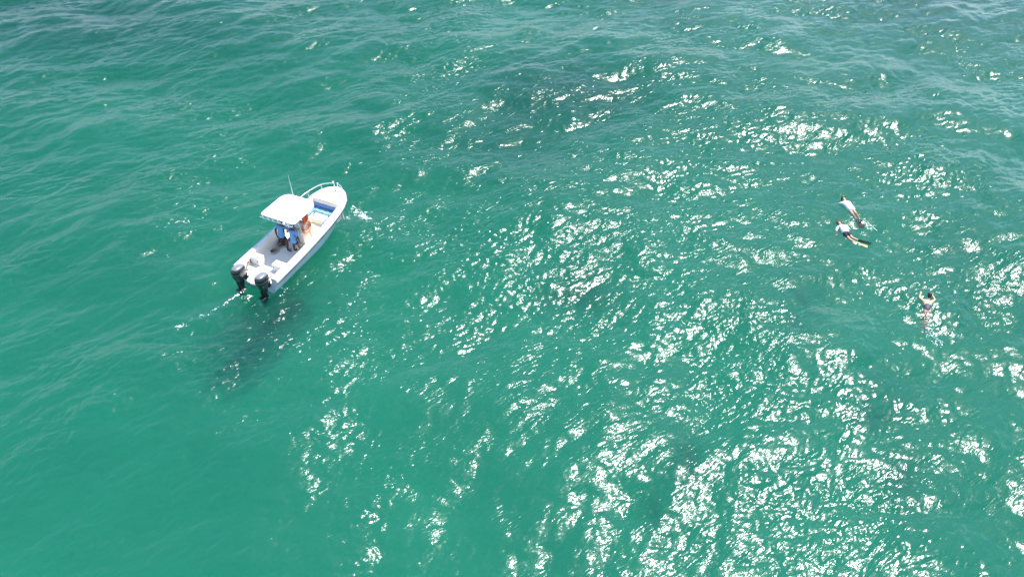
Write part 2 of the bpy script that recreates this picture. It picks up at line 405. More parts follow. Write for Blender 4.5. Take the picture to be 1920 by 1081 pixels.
# splash well and boarding platform between the motors
one_box('splash_well', M_gel, boat, -0.86, 0.86, -0.04, 0.74, 0.36, 0.43, 0.015)
bm = bmesh.new()
pl = [(-.34, .02), (-.34, -.22), (-.26, -.34), (0, -.39), (.26, -.34), (.34, -.22), (.34, .02)]
loft(bm, [[(a, b, .36) for a, b in pl], [(a, b, .445) for a, b in pl]], close=True, cap0=True, cap1=True)
bmesh.ops.bevel(bm, geom=bm.edges[:], offset=.012, segments=2, affect='EDGES')
finish('boarding_platform', bm, M_gel, boat)
for s in (1, -1):
    one_tube('steering_hose', M_black, boat, smooth_path([(s * .80, .50, .66), (s * .74, .34, .66), (s * .66, .20, .58), (s * .56, .10, .56), (s * .50, .02, .66), (s * .56, -.08, .72)], 5), .022, 6)

# ------------------------------------------------------------------ outboard motors
def outboard(x):
    def sec(cx, cy, rx, ry, z, n=20, pw=2.6):
        o_ = []
        for k in range(n):
            a = 2 * math.pi * k / n
            c_, s_ = math.cos(a), math.sin(a)
            o_.append((cx + math.copysign(abs(c_) ** (2 / pw), c_) * rx, cy + math.copysign(abs(s_) ** (2 / pw), s_) * ry, z))
        return o_
    tilt = Matrix.Translation((x, -0.14, 0.5)) @ Matrix.Rotation(R(-7), 4, 'X')
    def fin(name, bm, mat, par):
        bmesh.ops.transform(bm, matrix=tilt, verts=bm.verts[:]); return finish(name, bm, mat, par)
    bm = bmesh.new()                                   # leg: mid section, anti-ventilation plate, gear case and skeg
    loft(bm, [sec(0, -.20, .13, .20, .10), sec(0, -.20, .13, .20, -.14), sec(0, -.20, .115, .185, -.30), sec(0, -.20, .075, .15, -.50), sec(0, -.19, .05, .12, -.78)], close=True, cap0=True, cap1=True)
    box(bm, -.13, .13, -.46, -.06, -.60, -.575, 0.008)
    loft(bm, [sec(0, .06, .012, .012, -.86, 12, 2)] , close=True)
    rows = []
    for yy, rr in ((.08, .005), (.04, .035), (-.06, .06), (-.22, .062), (-.36, .045)):
        rows.append([(rr * math.cos(2 * math.pi * k / 12), yy - .12, -.84 + rr * math.sin(2 * math.pi * k / 12)) for k in range(12)])
    loft(bm, rows, close=True, cap0=True, cap1=True)
    loft(bm, [[(.012, .0 - .12, -.88), (.012, -.28, -.88), (-.012, -.28, -.88), (-.012, -.12, -.88)], [(.006, -.2, -1.06), (.006, -.33, -1.06), (-.006, -.33, -1.06), (-.006, -.2, -1.06)]], close=True, cap0=True, cap1=True)
    root = fin('outboard_motor', bm, M_leg, boat)
    bm = bmesh.new()                                   # cowling: rounded box, raked back, widest under the shoulder
    loft(bm, [sec(0, -.20, .12, .19, -.16), sec(0, -.20, .17, .25, -.04), sec(0, -.21, .205, .30, .10), sec(0, -.21, .225, .33, .26), sec(0, -.21, .22, .325, .40), sec(0, -.21, .20, .30, .48), sec(0, -.20, .14, .24, .525), sec(0, -.20, .07, .14, .545)], close=True, cap0=True, cap1=True)
    cow = fin('cowling', bm, M_cowl, root)
    bm = bmesh.new()
    loft(bm, [sec(0, -.21, .180, .28, .498), sec(0, -.20, .150, .25, .535), sec(0, -.20, .07, .14, .558)], close=True, cap0=True, cap1=True)
    fin('cowling_highlight_panel', bm, M_cowl2, root)  # top panel, its lighter grey a painted-in highlight
    bm = bmesh.new()
    loft(bm, [sec(0, -.21, .2275, .3325, .255), sec(0, -.21, .2275, .3325, .285)], close=True)
    fin('cowling_band', bm, M_cowl2, root)
    bm = bmesh.new()
    for s in (-1, 1): box(bm, s * .10 - .02, s * .10 + .02, -.02, .13, -.22, .06, 0.01)
    box(bm, -.12, .12, .05, .13, -.20, .02, 0.01); box(bm, -.09, .09, -.08, .06, -.16, .02, 0.01)
    fin('clamp_bracket', bm, M_leg, root)
    bm = bmesh.new(); tube(bm, [(0, -.47, -.84), (0, -.58, -.84)], .052, 10)
    for k in range(3):
        a0 = 2 * math.pi * k / 3
        f = [bm.verts.new((math.cos(a0 + da) * rr, -.46 - .12 + dy + .06, -.84 + math.sin(a0 + da) * rr)) for rr, da, dy in ((.04, -.2, 0), (.13, -.45, .03), (.17, 0, 0), (.13, .45, -.03), (.04, .2, -.01))]
        bm.faces.new(f)
    fin('propeller', bm, M_steel, root)
    return root
outboard(-0.62); outboard(0.62)

# ------------------------------------------------------------------ console, canopy, rails
bm = bmesh.new()
prof = [(2.78, FZ), (2.74, .95), (2.86, 1.22), (3.02, 1.30), (3.32, 1.22), (3.40, .80), (3.42, FZ)]
loft(bm, [[(-.36, a, b) for a, b in prof], [(.36, a, b) for a, b in prof]], close=True, cap0=True, cap1=True)
bmesh.ops.bevel(bm, geom=[e for e in bm.edges if abs(e.verts[0].co.z - FZ) > .01 or abs(e.verts[1].co.z - FZ) > .01], offset=.03, segments=2, affect='EDGES')
con = finish('console', bm, M_gel, boat)
bm = bmesh.new(); loft(bm, [[(-.33, 3.12, 1.28), (-.20, 3.30, 1.25), (.20, 3.30, 1.25), (.33, 3.12, 1.28)], [(-.28, 3.04, 1.56), (-.17, 3.18, 1.55), (.17, 3.18, 1.55), (.28, 3.04, 1.56)]])
finish('windscreen', bm, M_glass, con)
bm = bmesh.new(); tube(bm, [(.0 + .17 * math.cos(a), 2.72 - .03 * math.sin(a), 1.06 + .17 * math.sin(a)) for a in np.linspace(0, 2 * math.pi, 20, endpoint=False)], .014, 6, closed=True)
for a in (0.5, 2.6, 4.7): tube(bm, [(0, 2.74, 1.06), (.17 * math.cos(a), 2.72, 1.06 + .17 * math.sin(a))], .01, 6)
finish('steering_wheel', bm, M_black, con)
one_box('instrument_panel', M_cowl2, con, -.26, .26, 2.80, 2.86, 1.10, 1.14, 0.0)

def rounded_outline(x, y0, y1, ra, rf, n=6):
    o_ = []
    for cx, cy, r_, a0 in ((x - rf, y1 - rf, rf, 0), (-x + rf, y1 - rf, rf, 90), (-x + ra, y0 + ra, ra, 180), (x - ra, y0 + ra, ra, 270)):
        for k in range(n + 1):
            a = R(a0 + 90 * k / n); o_.append((cx + r_ * math.cos(a), cy + r_ * math.sin(a)))
    return o_
CZ = 2.22
bm = bmesh.new()
ol = rounded_outline(.90, 1.90, 3.62, .16, .42)
def top_z(x, y): return CZ + .11 * (1 - (x / .95) ** 2) * (1 - ((y - 2.76) / 1.1) ** 2 * .6)
cx0, cy0 = 0, 2.76
rows = []
for sc_, dz in ((1.0, -.055), (1.0, -.01), (.985, .0), (.8, 0), (.6, 0), (.4, 0), (.2, 0)):
    rows.append([(cx0 + (a - cx0) * sc_, cy0 + (b - cy0) * sc_, (top_z(a * sc_, cy0 + (b - cy0) * sc_) + dz)) for a, b in ol])
R_ = loft(bm, rows, close=True, cap1=True)
bm.faces.new(R_[0][::-1])
can = finish('canopy', bm, M_canvas, boat, angle=60)
for s in (1, -1):                                      # support frame
    one_tube('canopy_post', M_alu, boat, smooth_path([(s * .37, 2.82, FZ), (s * .38, 2.76, 1.2), (s * .52, 2.5, 1.9), (s * .66, 2.25, CZ - .03)], 4), .022)
    one_tube('canopy_post', M_alu, boat, smooth_path([(s * .38, 3.36, FZ), (s * .38, 3.30, 1.3), (s * .50, 3.30, 1.95), (s * .62, 3.30, CZ - .03)], 4), .022)
    one_tube('canopy_brace', M_alu, boat, [(s * .385, 2.78, 1.25), (s * .39, 3.30, 1.45)], .018)
    one_tube('canopy_brace', M_alu, boat, [(s * .74, 1.96, CZ - .06), (s * .70, 3.2, CZ - .06)], .020)
one_tube('canopy_brace', M_alu, boat, [(-.86, 1.86, CZ - .10), (.86, 1.86, CZ - .10)], .020)
for k, x in enumerate((-.66, -.40, -.14, .14, .40, .66)):
    one_tube('rod_holder', M_steel, boat, [(x, 1.87, CZ - .14), (x, 1.83, CZ + .06)], .020)
for k in range(14):                                    # lashing that laces the canvas to the aft tube
    x = -.84 + k * .129
    one_tube('lacing', M_alu, boat, [(x, 1.905, CZ - .03), (x + .04, 1.875, CZ - .10)], .007, 5)
one_tube('antenna', M_alu, boat, [(-.30, 3.50, CZ - .05), (-.30, 3.50, CZ + .25), (-.30, 3.50, CZ + 1.20)], [.018, .014, .008])
one_tube('antenna_base', M_alu, boat, [(-.30, 3.50, CZ - .02), (-.30, 3.50, CZ + .10)], .03)

# bow rails: a long one to port, a short one to starboard, open in the middle
def rail(side, ys_, zl, endx):
    pts = []
    for y in ys_: pts.append((side * (hb(y) - .10), y, sh(y) + zl))
    return pts
pr_ = [(-(hb(3.55) - .10), 3.55, sh(3.55)), (-(hb(3.75) - .10), 3.80, sh(3.8) + .22), (-(hb(4.3) - .08), 4.3, 1.34), (-(hb(5.0) - .08), 5.0, 1.42), (-.60, 5.68, 1.47), (-.22, 5.98, 1.49), (-.10, 6.02, 1.48), (-.09, 6.02, 1.36), (-.11, 6.0, 1.17)]
one_tube('bow_rail', M_steel, boat, smooth_path(pr_, 5), .024)
rl = bpy.data.objects['bow_rail']
for y, z in ((4.3, 1.34), (5.0, 1.42)):
    one_tube('rail_post', M_steel, rl, [(-(hb(y) - .08), y, sh(y)), (-(hb(y) - .08), y, z)], .014)
one_tube('rail_post', M_steel, rl, [(-.60, 5.70, 1.14), (-.60, 5.68, 1.47)], .014)
bm = bmesh.new(); bmesh.ops.create_uvsphere(bm, u_segments=10, v_segments=8, radius=.05); bmesh.ops.translate(bm, vec=(-.13, 6.02, 1.53), verts=bm.verts[:]); finish('navigation_light', bm, M_gel, rl)
sr_ = [(.09, 6.02, 1.17), (.08, 6.04, 1.36), (.10, 6.04, 1.48), (.34, 5.96, 1.47), (.60, 5.74, 1.42), (.66, 5.68, 1.34), (.66, 5.66, 1.12)]
r2 = one_tube('bow_rail', M_steel, boat, smooth_path(sr_, 5), .024)
bm = bmesh.new(); bmesh.ops.create_uvsphere(bm, u_segments=10, v_segments=8, radius=.04); bmesh.ops.translate(bm, vec=(.10, 6.04, 1.51), verts=bm.verts[:]); finish('navigation_light', bm, M_gel, r2)

# bow seating
BZ = 0.60
bm = bmesh.new(); box(bm, -.80, .80, 4.72, 5.085, FZ - .01, BZ, .02); finish('bow_bench', bm, M_gel, boat)
for s in (1, -1):
    w0, w1 = (.46, .70) if s > 0 else (-.70, -.46)
    one_box('side_bench', M_gel, boat, w0, w1, 4.05, 4.72, FZ - .01, BZ - .002, 0.02)
    one_box('seat_cushion', M_cush, boat, w0 + .01, w1 - .01, 4.07, 4.74, BZ, BZ + .07, 0.025)
one_box('seat_cushion', M_cush, boat, -.74, .74, 4.75, 5.00, BZ, BZ + .07, 0.025)
one_box('backrest_cushion', M_cush, boat, -.70, .70, 5.015, 5.08, BZ + .075, BZ + .26, 0.02)
one_box('step_box', M_cream, boat, -.32, .38, 4.24, 4.66, FZ, BZ + .03, 0.03)
one_box('helm_seat', M_cream, boat, -.30, .30, 3.46, 3.78, FZ, .74, 0.04)

# faint registration marks on the starboard side: the photo shows only illegible strokes
rnd = random.Random(4)
bm = bmesh.new()
def side_pt(y, f):
    a = Vector(hull_section(y, 1)[1]); b = Vector(hull_section(y, 1)[2]); return a.lerp(b, f) + Vector((.012, 0, 0))
y = 2.3
for k in range(11):
    if k in (4, 7): y += .10; continue
    for _ in range(rnd.choice((2, 3))):
        y0 = y + rnd.uniform(0, .05); y1 = y0 + rnd.choice((0, .05, -.03)); f0, f1 = rnd.choice(((.25, .7), (.25, .3), (.45, .5), (.65, .7)))
        tube(bm, [side_pt(y0, f0), side_pt(y1 + .012, f1)], .008, 4)
    y += .125
setp(finish('hull_lettering', bm, M_stripe, boat), kind='stuff')
# ------------------------------------------------------------------ loose things aboard
def thing_mesh(name, bm, mat, label, cat, group=None, smooth=True, loc=None):
    """a one-mesh thing whose geometry is given in world space; origin moved to its base"""
    bmesh.ops.recalc_face_normals(bm, faces=bm.faces[:])
    c = Vector((sum(v.co.x for v in bm.verts) / len(bm.verts), sum(v.co.y for v in bm.verts) / len(bm.verts), min(v.co.z for v in bm.verts)))
    bmesh.ops.translate(bm, vec=-c, verts=bm.verts[:])
    o = finish(name, bm, mat, None, smooth); o.location = c
    return setp(o, label, cat, group)
def empty(name, loc, label, cat, group=None):
    o = bpy.data.objects.new(name, None); COL.objects.link(o); o.location = loc; o.empty_display_size = .3
    return setp(o, label, cat, group)
BM = Matrix.Translation(BO) @ Matrix.Rotation(-HEAD, 4, 'Z')
def to_world(bm): bmesh.ops.transform(bm, matrix=BM, verts=bm.verts[:]); return bm

M_orange = new_mat('lifebuoy_orange', (0.85, 0.25, 0.09), rough=0.55, var=0.12, vscale=6)
M_red = new_mat('vest_red_orange', (0.75, 0.10, 0.04), rough=0.7, var=0.2, vscale=9)
M_rope = new_mat('beige_rope', (0.42, 0.34, 0.24), rough=0.9, var=0.45, vscale=22)
M_bag = new_mat('black_gear', (0.018, 0.018, 0.022), rough=0.6, var=0.3, vscale=14)
M_white = new_mat('pale_band', (0.86, 0.42, 0.24), rough=0.6)
M_link = new_mat('beige_chain', (0.55, 0.46, 0.36), rough=0.7, var=0.4, vscale=15)

# lifebuoy hung on the starboard side of the console
lb = empty('lifebuoy', W(.41, 3.08, .88), 'orange lifebuoy ring hanging on the side of the boat console', 'lifebuoy')
lbw = lb.location
bm = bmesh.new(); tube(bm, [(.455 , 3.08 + .26 * math.cos(a), 1.16 + .26 * math.sin(a)) for a in np.linspace(0, 2 * math.pi, 28, endpoint=False)], .062, 10, closed=True)
to_world(bm); bmesh.ops.translate(bm, vec=-lbw, verts=bm.verts[:]); finish('ring', bm, M_orange, lb)
for q in (45, 135, 225, 315):
    bm = bmesh.new(); tube(bm, [(.455, 3.08 + .26 * math.cos(R(q + d)), 1.16 + .26 * math.sin(R(q + d))) for d in (-9, -3, 3, 9)], .065, 10)
    to_world(bm); bmesh.ops.translate(bm, vec=-lbw, verts=bm.verts[:]); finish('band', bm, M_white, lb)

# life vest above it
bm = bmesh.new()
for dy in (-.10, .10):
    loft(bm, [[(.47 + .05 * math.cos(a) * k_, 3.10 + dy + .085 * math.sin(a) * k_, z) for a in np.linspace(0, 2 * math.pi, 10, endpoint=False)] for z, k_ in ((1.46, .5), (1.50, 1.0), (1.66, 1.1), (1.82, .9), (1.90, .45))], close=True, cap0=True, cap1=True)
tube(bm, smooth_path([(.47, 3.0, 1.88), (.46, 3.06, 1.96), (.46, 3.14, 1.96), (.47, 3.2, 1.88)], 4), .035, 8)
thing_mesh('life_vest', to_world(bm), M_red, 'red orange life vest hanging above the lifebuoy under the canopy', 'life vest')

# towel spread over the bow cushion, one corner hanging down
nx_, ny_ = 26, 10
bm = bmesh.new(); grid = []
rt_ = random.Random(9)
for j in range(ny_):
    row = []
    for i in range(nx_):
        u, v = i / (nx_ - 1), j / (ny_ - 1)
        x = -.50 + .98 * u + .02 * math.sin(9 * v + 3 * u); yb = 5.00 - .30 * v - (.10 * v if u < .22 else 0) + .015 * math.sin(14 * u)
        z = BZ + .085 + .012 * math.sin(21 * u + 4 * v) * math.sin(7 * v + 2) + rt_.uniform(-.004, .004)
        if yb < 4.735: z -= (4.735 - yb) * 1.2
        row.append(bm.verts.new((x, yb, z)))
    grid.append(row)
for j in range(ny_ - 1):
    for i in range(nx_ - 1): bm.faces.new((grid[j][i], grid[j][i + 1], grid[j + 1][i + 1], grid[j + 1][i]))
bmesh.ops.solidify(bm, geom=bm.faces[:], thickness=.012)
thing_mesh('towel', to_world(bm), M_towel, 'pale cyan towel spread over the blue bow cushion', 'towel')

# heap of mottled rope and chain on the deck, black gear beside it
bm = bmesh.new(); rr_ = random.Random(21)
pts = []
for k in range(150):
    t_ = k / 149
    a = t_ * 34
    pts.append((-.50 - .06 * math.sin(3 * t_) + (.10 + .03 * math.sin(7 * t_)) * math.cos(a) + rr_.uniform(-.02, .02), 1.62 + .86 * t_ + .085 * math.sin(a) + rr_.uniform(-.02, .02), FZ + .03 + .05 * (0.5 + .5 * math.sin(a * .37)) + rr_.uniform(0, .03)))
tube(bm, smooth_path(pts, 3), .020, 6)
rope = empty('anchor_rope', W(-.52, 2.05, FZ), 'mottled beige heap of anchor rope on the grey deck', 'rope')
to_world(bm); bmesh.ops.translate(bm, vec=-rope.location, verts=bm.verts[:]); finish('rope_coil', bm, M_rope, rope)
for k in range(26):
    t_ = rr_.random()
    bm = bmesh.new(); c = Vector((-.52 + rr_.uniform(-.12, .12), 1.62 + .86 * t_, FZ + .09 + rr_.uniform(0, .05))); a = rr_.uniform(0, 3.14)
    tube(bm, [c + Vector((.035 * math.cos(a + b), .05 * math.sin(a + b), .012 * math.sin(b))) for b in np.linspace(0, 2 * math.pi, 8, endpoint=False)], .013, 5, closed=True)
    to_world(bm); bmesh.ops.translate(bm, vec=-rope.location, verts=bm.verts[:]); finish('chain_link', bm, M_link if k % 3 else M_black, rope)
def blob(bm, c, rx, ry, rz, seed, amp=.25):
    r = random.Random(seed)
    g = bmesh.ops.create_icosphere(bm, subdivisions=3, radius=1.0)
    ph = [r.uniform(0, 6) for _ in range(6)]
    for v in g['verts']:
        p = v.co.copy(); d = 1 + amp * (math.sin(3 * p.x + ph[0]) * math.sin(2.5 * p.y + ph[1]) + .6 * math.sin(5 * p.z + ph[2]) * math.sin(5 * p.x + ph[3]))
        v.co = Vector(c) + Vector((p.x * rx * d, p.y * ry * d, max(p.z * rz * d, -rz * .45)))
bm = bmesh.new(); blob(bm, (-.66, 2.44, FZ + .08), .13, .11, .14, 3); blob(bm, (-.52, 2.58, FZ + .07), .11, .10, .12, 5); blob(bm, (-.36, 2.70, FZ + .08), .09, .08, .12, 6)
thing_mesh('gear_bag', to_world(bm), M_bag, 'lumpy black gear bag on deck by the left crew member', 'bag')
bm = bmesh.new(); tube(bm, smooth_path([(-.36, 2.30, FZ + .03), (-.2, 2.25, FZ + .025), (-.05, 2.24, FZ + .025), (.05, 2.28, FZ + .025)], 4), .022, 6)
thing_mesh('boat_hook', to_world(bm), M_stripe, 'dark grey pole lying on the deck behind the crew', 'pole')

# ------------------------------------------------------------------ people
def skin_mesh(chains, sub=2, root=None):
    """chains: list of lists of (point, radius or (rx, ry)); points shared by name through rounding"""
    vid = {}; vs_ = []; rs = []; es = []; roots = []
    for ch in chains:
        prev = None
        for n, (p, r) in enumerate(ch):
            key = tuple(round(c, 4) for c in p)
            if key not in vid:
                vid[key] = len(vs_); vs_.append(p); rs.append(r if isinstance(r, tuple) else (r, r))
                if n == 0: roots.append(vid[key])
            i = vid[key]
            if prev is not None and prev != i: es.append((prev, i))
            prev = i
    me = bpy.data.meshes.new('tmp'); me.from_pydata([tuple(v) for v in vs_], es, [])
    ob = bpy.data.objects.new('tmp', me); COL.objects.link(ob)
    md = ob.modifiers.new('s', 'SKIN'); md.use_smooth_shade = True; md.branch_smoothing = 0.4
    sv = me.skin_vertices[0].data
    for i, r in enumerate(rs): sv[i].radius = r; sv[i].use_root = False
    for i in roots: sv[i].use_root = True
    m2 = ob.modifiers.new('u', 'SUBSURF'); m2.levels = sub; m2.render_levels = sub
    dg = bpy.context.evaluated_depsgraph_get(); dg.update()
    res = bpy.data.meshes.new_from_object(ob.evaluated_get(dg))
    bpy.data.objects.remove(ob); bpy.data.meshes.remove(me)
    res.polygons.foreach_set('use_smooth', np.ones(len(res.polygons), bool))
    return res
V = Vector
def along(a, b, t_): return V(a).lerp(V(b), t_)
def hand_chains(wrist, tip_dir, palm_n, curl=0.35, s=1.0):
    """palm and five separate bent fingers; returns chains (first one is the palm, starting at the wrist)"""
    d = V(tip_dir).normalized(); n = V(palm_n); n = (n - d * n.dot(d)).normalized(); x = d.cross(n)
    pal = V(wrist) + d * .085 * s
    ch = [[(V(wrist), .024 * s), (V(wrist) + d * .045 * s, (.034 * s, .020 * s)), (pal, (.036 * s, .018 * s))]]
    for k, (off, ln) in enumerate(((-.030, .062), (-.011, .074), (.009, .070), (.027, .056))):
        b = pal + x * off * s - d * .008
        dirs = [(d * math.cos(c) + n * math.sin(c)) for c in (curl * .6, curl * 1.5, curl * 2.3)]
        p1 = b + dirs[0] * ln * .48 * s; p2 = p1 + dirs[1] * ln * .32 * s; p3 = p2 + dirs[2] * ln * .24 * s
        ch.append([(b, .0092 * s), (p1, .0088 * s), (p2, .0080 * s), (p3, .0065 * s)])
    b = V(wrist) + d * .030 * s - x * .026 * s
    t1 = b + (d * .6 - x * .7 + n * .2).normalized() * .036 * s; t2 = t1 + (d * .85 - x * .3 + n * .35).normalized() * .030 * s
    ch.append([(b, .0115 * s), (t1, .0105 * s), (t2, .008 * s)])
    return ch
def figure(name, J, label, skin, cloth, group=None, base=None, s=1.0):
    """J: joint positions in world space. One continuous skin body; garments and hair are children."""
    hip = V(J['hip']); chest = V(J['chest']); neck = V(J['neck']); head = V(J['head'])
    up = (chest - hip).normalized()
    hl, hr = V(J['hip_l']), V(J['hip_r']); sl_, sr__ = V(J['sh_l']), V(J['sh_r'])
    hu = (head - neck).normalized(); fc = V(J['face']); fc = (fc - hu * fc.dot(hu)).normalized()
    waist = along(hip, chest, .45)
    body = [[(hip, (.135 * s, .105 * s)), (waist, (.125 * s, .095 * s)), (chest, (.150 * s, .105 * s)), (along(chest, neck, .7), (.085 * s, .075 * s)), (neck, .052 * s), (along(neck, head, .45) + fc * .008, .056 * s),
             (head - hu * .02 + fc * .012, (.070 * s, .078 * s)), (head + hu * .045, (.076 * s, .086 * s)), (head + hu * .105 - fc * .01, (.046 * s, .052 * s))],
            [(head + fc * .075 * s - hu * .005, .010), (head + fc * .100 * s - hu * .022, .013), (head + fc * .088 * s - hu * .034, .010)]]
    for sd in ('l', 'r'):
        a = sl_ if sd == 'l' else sr__; e, w = V(J['el_' + sd]), V(J['wr_' + sd])
        body.append([(chest, (.150 * s, .105 * s)), (a, .060 * s), (along(a, e, .45), .047 * s), (e, .038 * s), (along(e, w, .35), .040 * s), (w, .024 * s)])
        hd = (w - e).normalized() if 'hd_' + sd not in J else V(J['hd_' + sd])
        hc = hand_chains(w, hd, J.get('pn_' + sd, fc), J.get('curl', .35), s); body[-1] += hc[0][1:]; body += hc[1:]
        h = hl if sd == 'l' else hr; k, an, to = V(J['kn_' + sd]), V(J['an_' + sd]), V(J['to_' + sd])
        body.append([(hip, (.135 * s, .105 * s)), (h, .088 * s), (along(h, k, .5), .072 * s), (k, .052 * s), (along(k, an, .3), .055 * s), (along(k, an, .75), .036 * s), (an, .033 * s), (along(an, to, .5), (.040 * s, .028 * s)), (to, (.038 * s, .018 * s))])
    me = skin_mesh(body)
    base = V(base) if base is not None else V(hip)
    root = empty(name, base, label, 'person', group)
    def put(nm, mesh, mat):
        mesh.transform(Matrix.Translation(-base)); mesh.name = nm
        return link(nm, mesh, mat, root)
    put('body', me, skin)
    if 'shirt' in cloth:
        m_, sleeve, hem = cloth['shirt']
        low = along(hip, waist, -hem)
        ch = [[(low, (.185 * s, .15 * s)), (along(low, waist, .5), (.182 * s, .145 * s)), (waist, (.178 * s, .140 * s)), (chest, (.195 * s, .145 * s)), (along(chest, neck, .62), (.098 * s, .090 * s))]]
        for sd in ('l', 'r'):
            a = sl_ if sd == 'l' else sr__; e, w = V(J['el_' + sd]), V(J['wr_' + sd])
            pts_ = [(chest, (.195 * s, .145 * s)), (a, .078 * s), (along(a, e, .45), .064 * s)]
            if sleeve >= .9: pts_ += [(e, .050 * s), (along(e, w, .5), .046 * s)]
            else: pts_ += [(along(a, e, .45 + sleeve * .4), .060 * s)]
            ch.append(pts_)
        put('shirt', skin_mesh(ch), m_)
    if 'shorts' in cloth:
        m_, ln = cloth['shorts']
        ch = [[(along(hip, waist, .55), (.140 * s, .112 * s)), (hip, (.152 * s, .122 * s))]]
        for sd in ('l', 'r'):
            h = hl if sd == 'l' else hr; k = V(J['kn_' + sd])
            ch.append([(hip, (.152 * s, .122 * s)), (h, .105 * s), (along(h, k, ln * .5), .096 * s), (along(h, k, ln), .088 * s)])
        put('shorts', skin_mesh(ch), m_)
    if 'suit' in cloth:
        m_ = cloth['suit']
        ch = [[(hip - up * .10, (.150 * s, .120 * s)), (waist, (.138 * s, .106 * s)), (along(waist, chest, .85), (.162 * s, .118 * s))]]
        put('swimsuit', skin_mesh(ch), m_)
    if 'hair' in cloth:
        m_, ln = cloth['hair']
        ch = [[(head + hu * .118 * s - fc * .01, (.050 * s, .056 * s)), (head + hu * .055 * s - fc * .014, (.088 * s, .096 * s)), (head - hu * .01 - fc * .028, (.080 * s, .076 * s)), (head - hu * ln - fc * .045, (.062 * s, .046 * s))]]
        put('hair', skin_mesh(ch), m_)
    if 'cap' in cloth:
        m_ = cloth['cap']
        ch = [[(head + hu * .128 * s, (.052 * s, .058 * s)), (head + hu * .070 * s, (.092 * s, .100 * s)), (head + hu * .030 * s, (.094 * s, .102 * s))], [(head + hu * .05 + fc * .07, (.070, .012)), (head + hu * .035 + fc * .16, (.060, .010))]]
        put('cap', skin_mesh(ch), m_)
    return root, put

M_skin_d = new_mat('skin_dark', (0.060, 0.030, 0.022), rough=0.5, var=0.15, vscale=10)
M_skin_l = new_mat('skin_light', (0.56, 0.33, 0.22), rough=0.5, var=0.12, vscale=10)
M_skin_m = new_mat('skin_tan', (0.48, 0.26, 0.14), rough=0.45, var=0.12, vscale=10)
M_shirt1 = new_mat('blue_shirt', (0.13, 0.32, 0.58), rough=0.85, var=0.22, vscale=9, bump=0.01, bscale=14)
M_shirt2 = new_mat('light_blue_shirt', (0.17, 0.36, 0.66), rough=0.85, var=0.2, vscale=9, bump=0.01, bscale=14)
M_short1 = new_mat('navy_shorts', (0.016, 0.020, 0.045), rough=0.85, var=0.2, vscale=12)
M_hair_k = new_mat('black_hair', (0.012, 0.010, 0.010), rough=0.55, bump=0.004, bscale=90)
M_hair_b = new_mat('brown_hair', (0.17, 0.095, 0.05), rough=0.5, var=0.3, vscale=30, bump=0.004, bscale=90)
M_rash = new_mat('white_rash_shirt', (0.78, 0.78, 0.80), rough=0.7, var=0.12, vscale=8, bump=0.008, bscale=18)
M_suit = new_mat('dark_patterned_suit', (0.045, 0.055, 0.10), rough=0.6, var=0.7, vscale=26)
M_fin = new_mat('black_fin', (0.010, 0.010, 0.012), rough=0.8, spec=0.15)
M_fin_y = new_mat('yellow_grey_fin', (0.42, 0.36, 0.14), rough=0.4, var=0.4, vscale=8)
M_mask = new_mat('mask_strap', (0.30, 0.06, 0.05), rough=0.5)

# crew member on the left: bare head, left arm reaching down to the gear, feet apart
FZW = FZ + .02
JA = dict(hip=W(-.18, 2.12, 1.17), chest=W(-.12, 2.18, 1.59), neck=W(-.10, 2.22, 1.75), head=W(-.10, 2.25, 1.89), face=rtv * .6 + fwv * .8,
          hip_l=W(-.27, 2.12, 1.09), hip_r=W(-.09, 2.10, 1.09), sh_l=W(-.31, 2.18, 1.65), sh_r=W(.08, 2.20, 1.63),
          el_l=W(-.42, 2.08, 1.37), wr_l=W(-.44, 2.10, 1.07), el_r=W(.16, 2.32, 1.41), wr_r=W(.10, 2.48, 1.33),
          kn_l=W(-.40, 2.24, 0.80), an_l=W(-.42, 2.26, FZW + .05), to_l=W(-.40, 2.44, FZW), kn_r=W(-.02, 2.18, 0.78), an_r=W(-.01, 2.09, FZW + .05), to_r=W(.16, 2.14, FZW))
figure('person', JA, 'person in blue shirt and navy shorts standing left under the boat canopy', M_skin_d,
       {'shirt': (M_shirt1, .5, .55), 'shorts': (M_short1, .55), 'hair': (M_hair_k, .02)}, 'crew standing at the console', W(-.2, 2.25, FZ), 1.17)
# crew member on the right: cap, waist strap
JB = dict(hip=W(.42, 2.14, 1.07), chest=W(.46, 2.18, 1.49), neck=W(.47, 2.22, 1.67), head=W(.48, 2.26, 1.81), face=-rtv * .35 + fwv * .9,
          hip_l=W(.34, 2.14, 1.00), hip_r=W(.51, 2.14, 1.00), sh_l=W(.27, 2.20, 1.55), sh_r=W(.65, 2.18, 1.55),
          el_l=W(.12, 2.22, 1.41), wr_l=W(-.02, 2.36, 1.21), el_r=W(.74, 2.14, 1.25), wr_r=W(.70, 2.22, 0.99),
          kn_l=W(.31, 2.22, 0.70), an_l=W(.27, 2.19, FZW + .05), to_l=W(.29, 2.36, FZW), kn_r=W(.47, 2.32, 0.70), an_r=W(.42, 2.42, FZW + .05), to_r=W(.45, 2.60, FZW))
pb, putb = figure('person', JB, 'person in light blue shirt, cap and dark belt standing right under the boat canopy', M_skin_d,
       {'shirt': (M_shirt2, .35, .75), 'shorts': (M_short1, .5), 'hair': (M_hair_k, .02), 'cap': M_shirt2}, 'crew standing at the console', W(.4, 2.3, FZ), 1.17)
bm = bmesh.new()
tube(bm, [W(.43 + .168 * math.cos(a), 2.155 + .142 * math.sin(a), 1.15) for a in np.linspace(0, 2 * math.pi, 20, endpoint=False)], .024, 6, closed=True)
for v in bm.verts: v.co -= pb.location
finish('belt', bm, M_short1, pb)

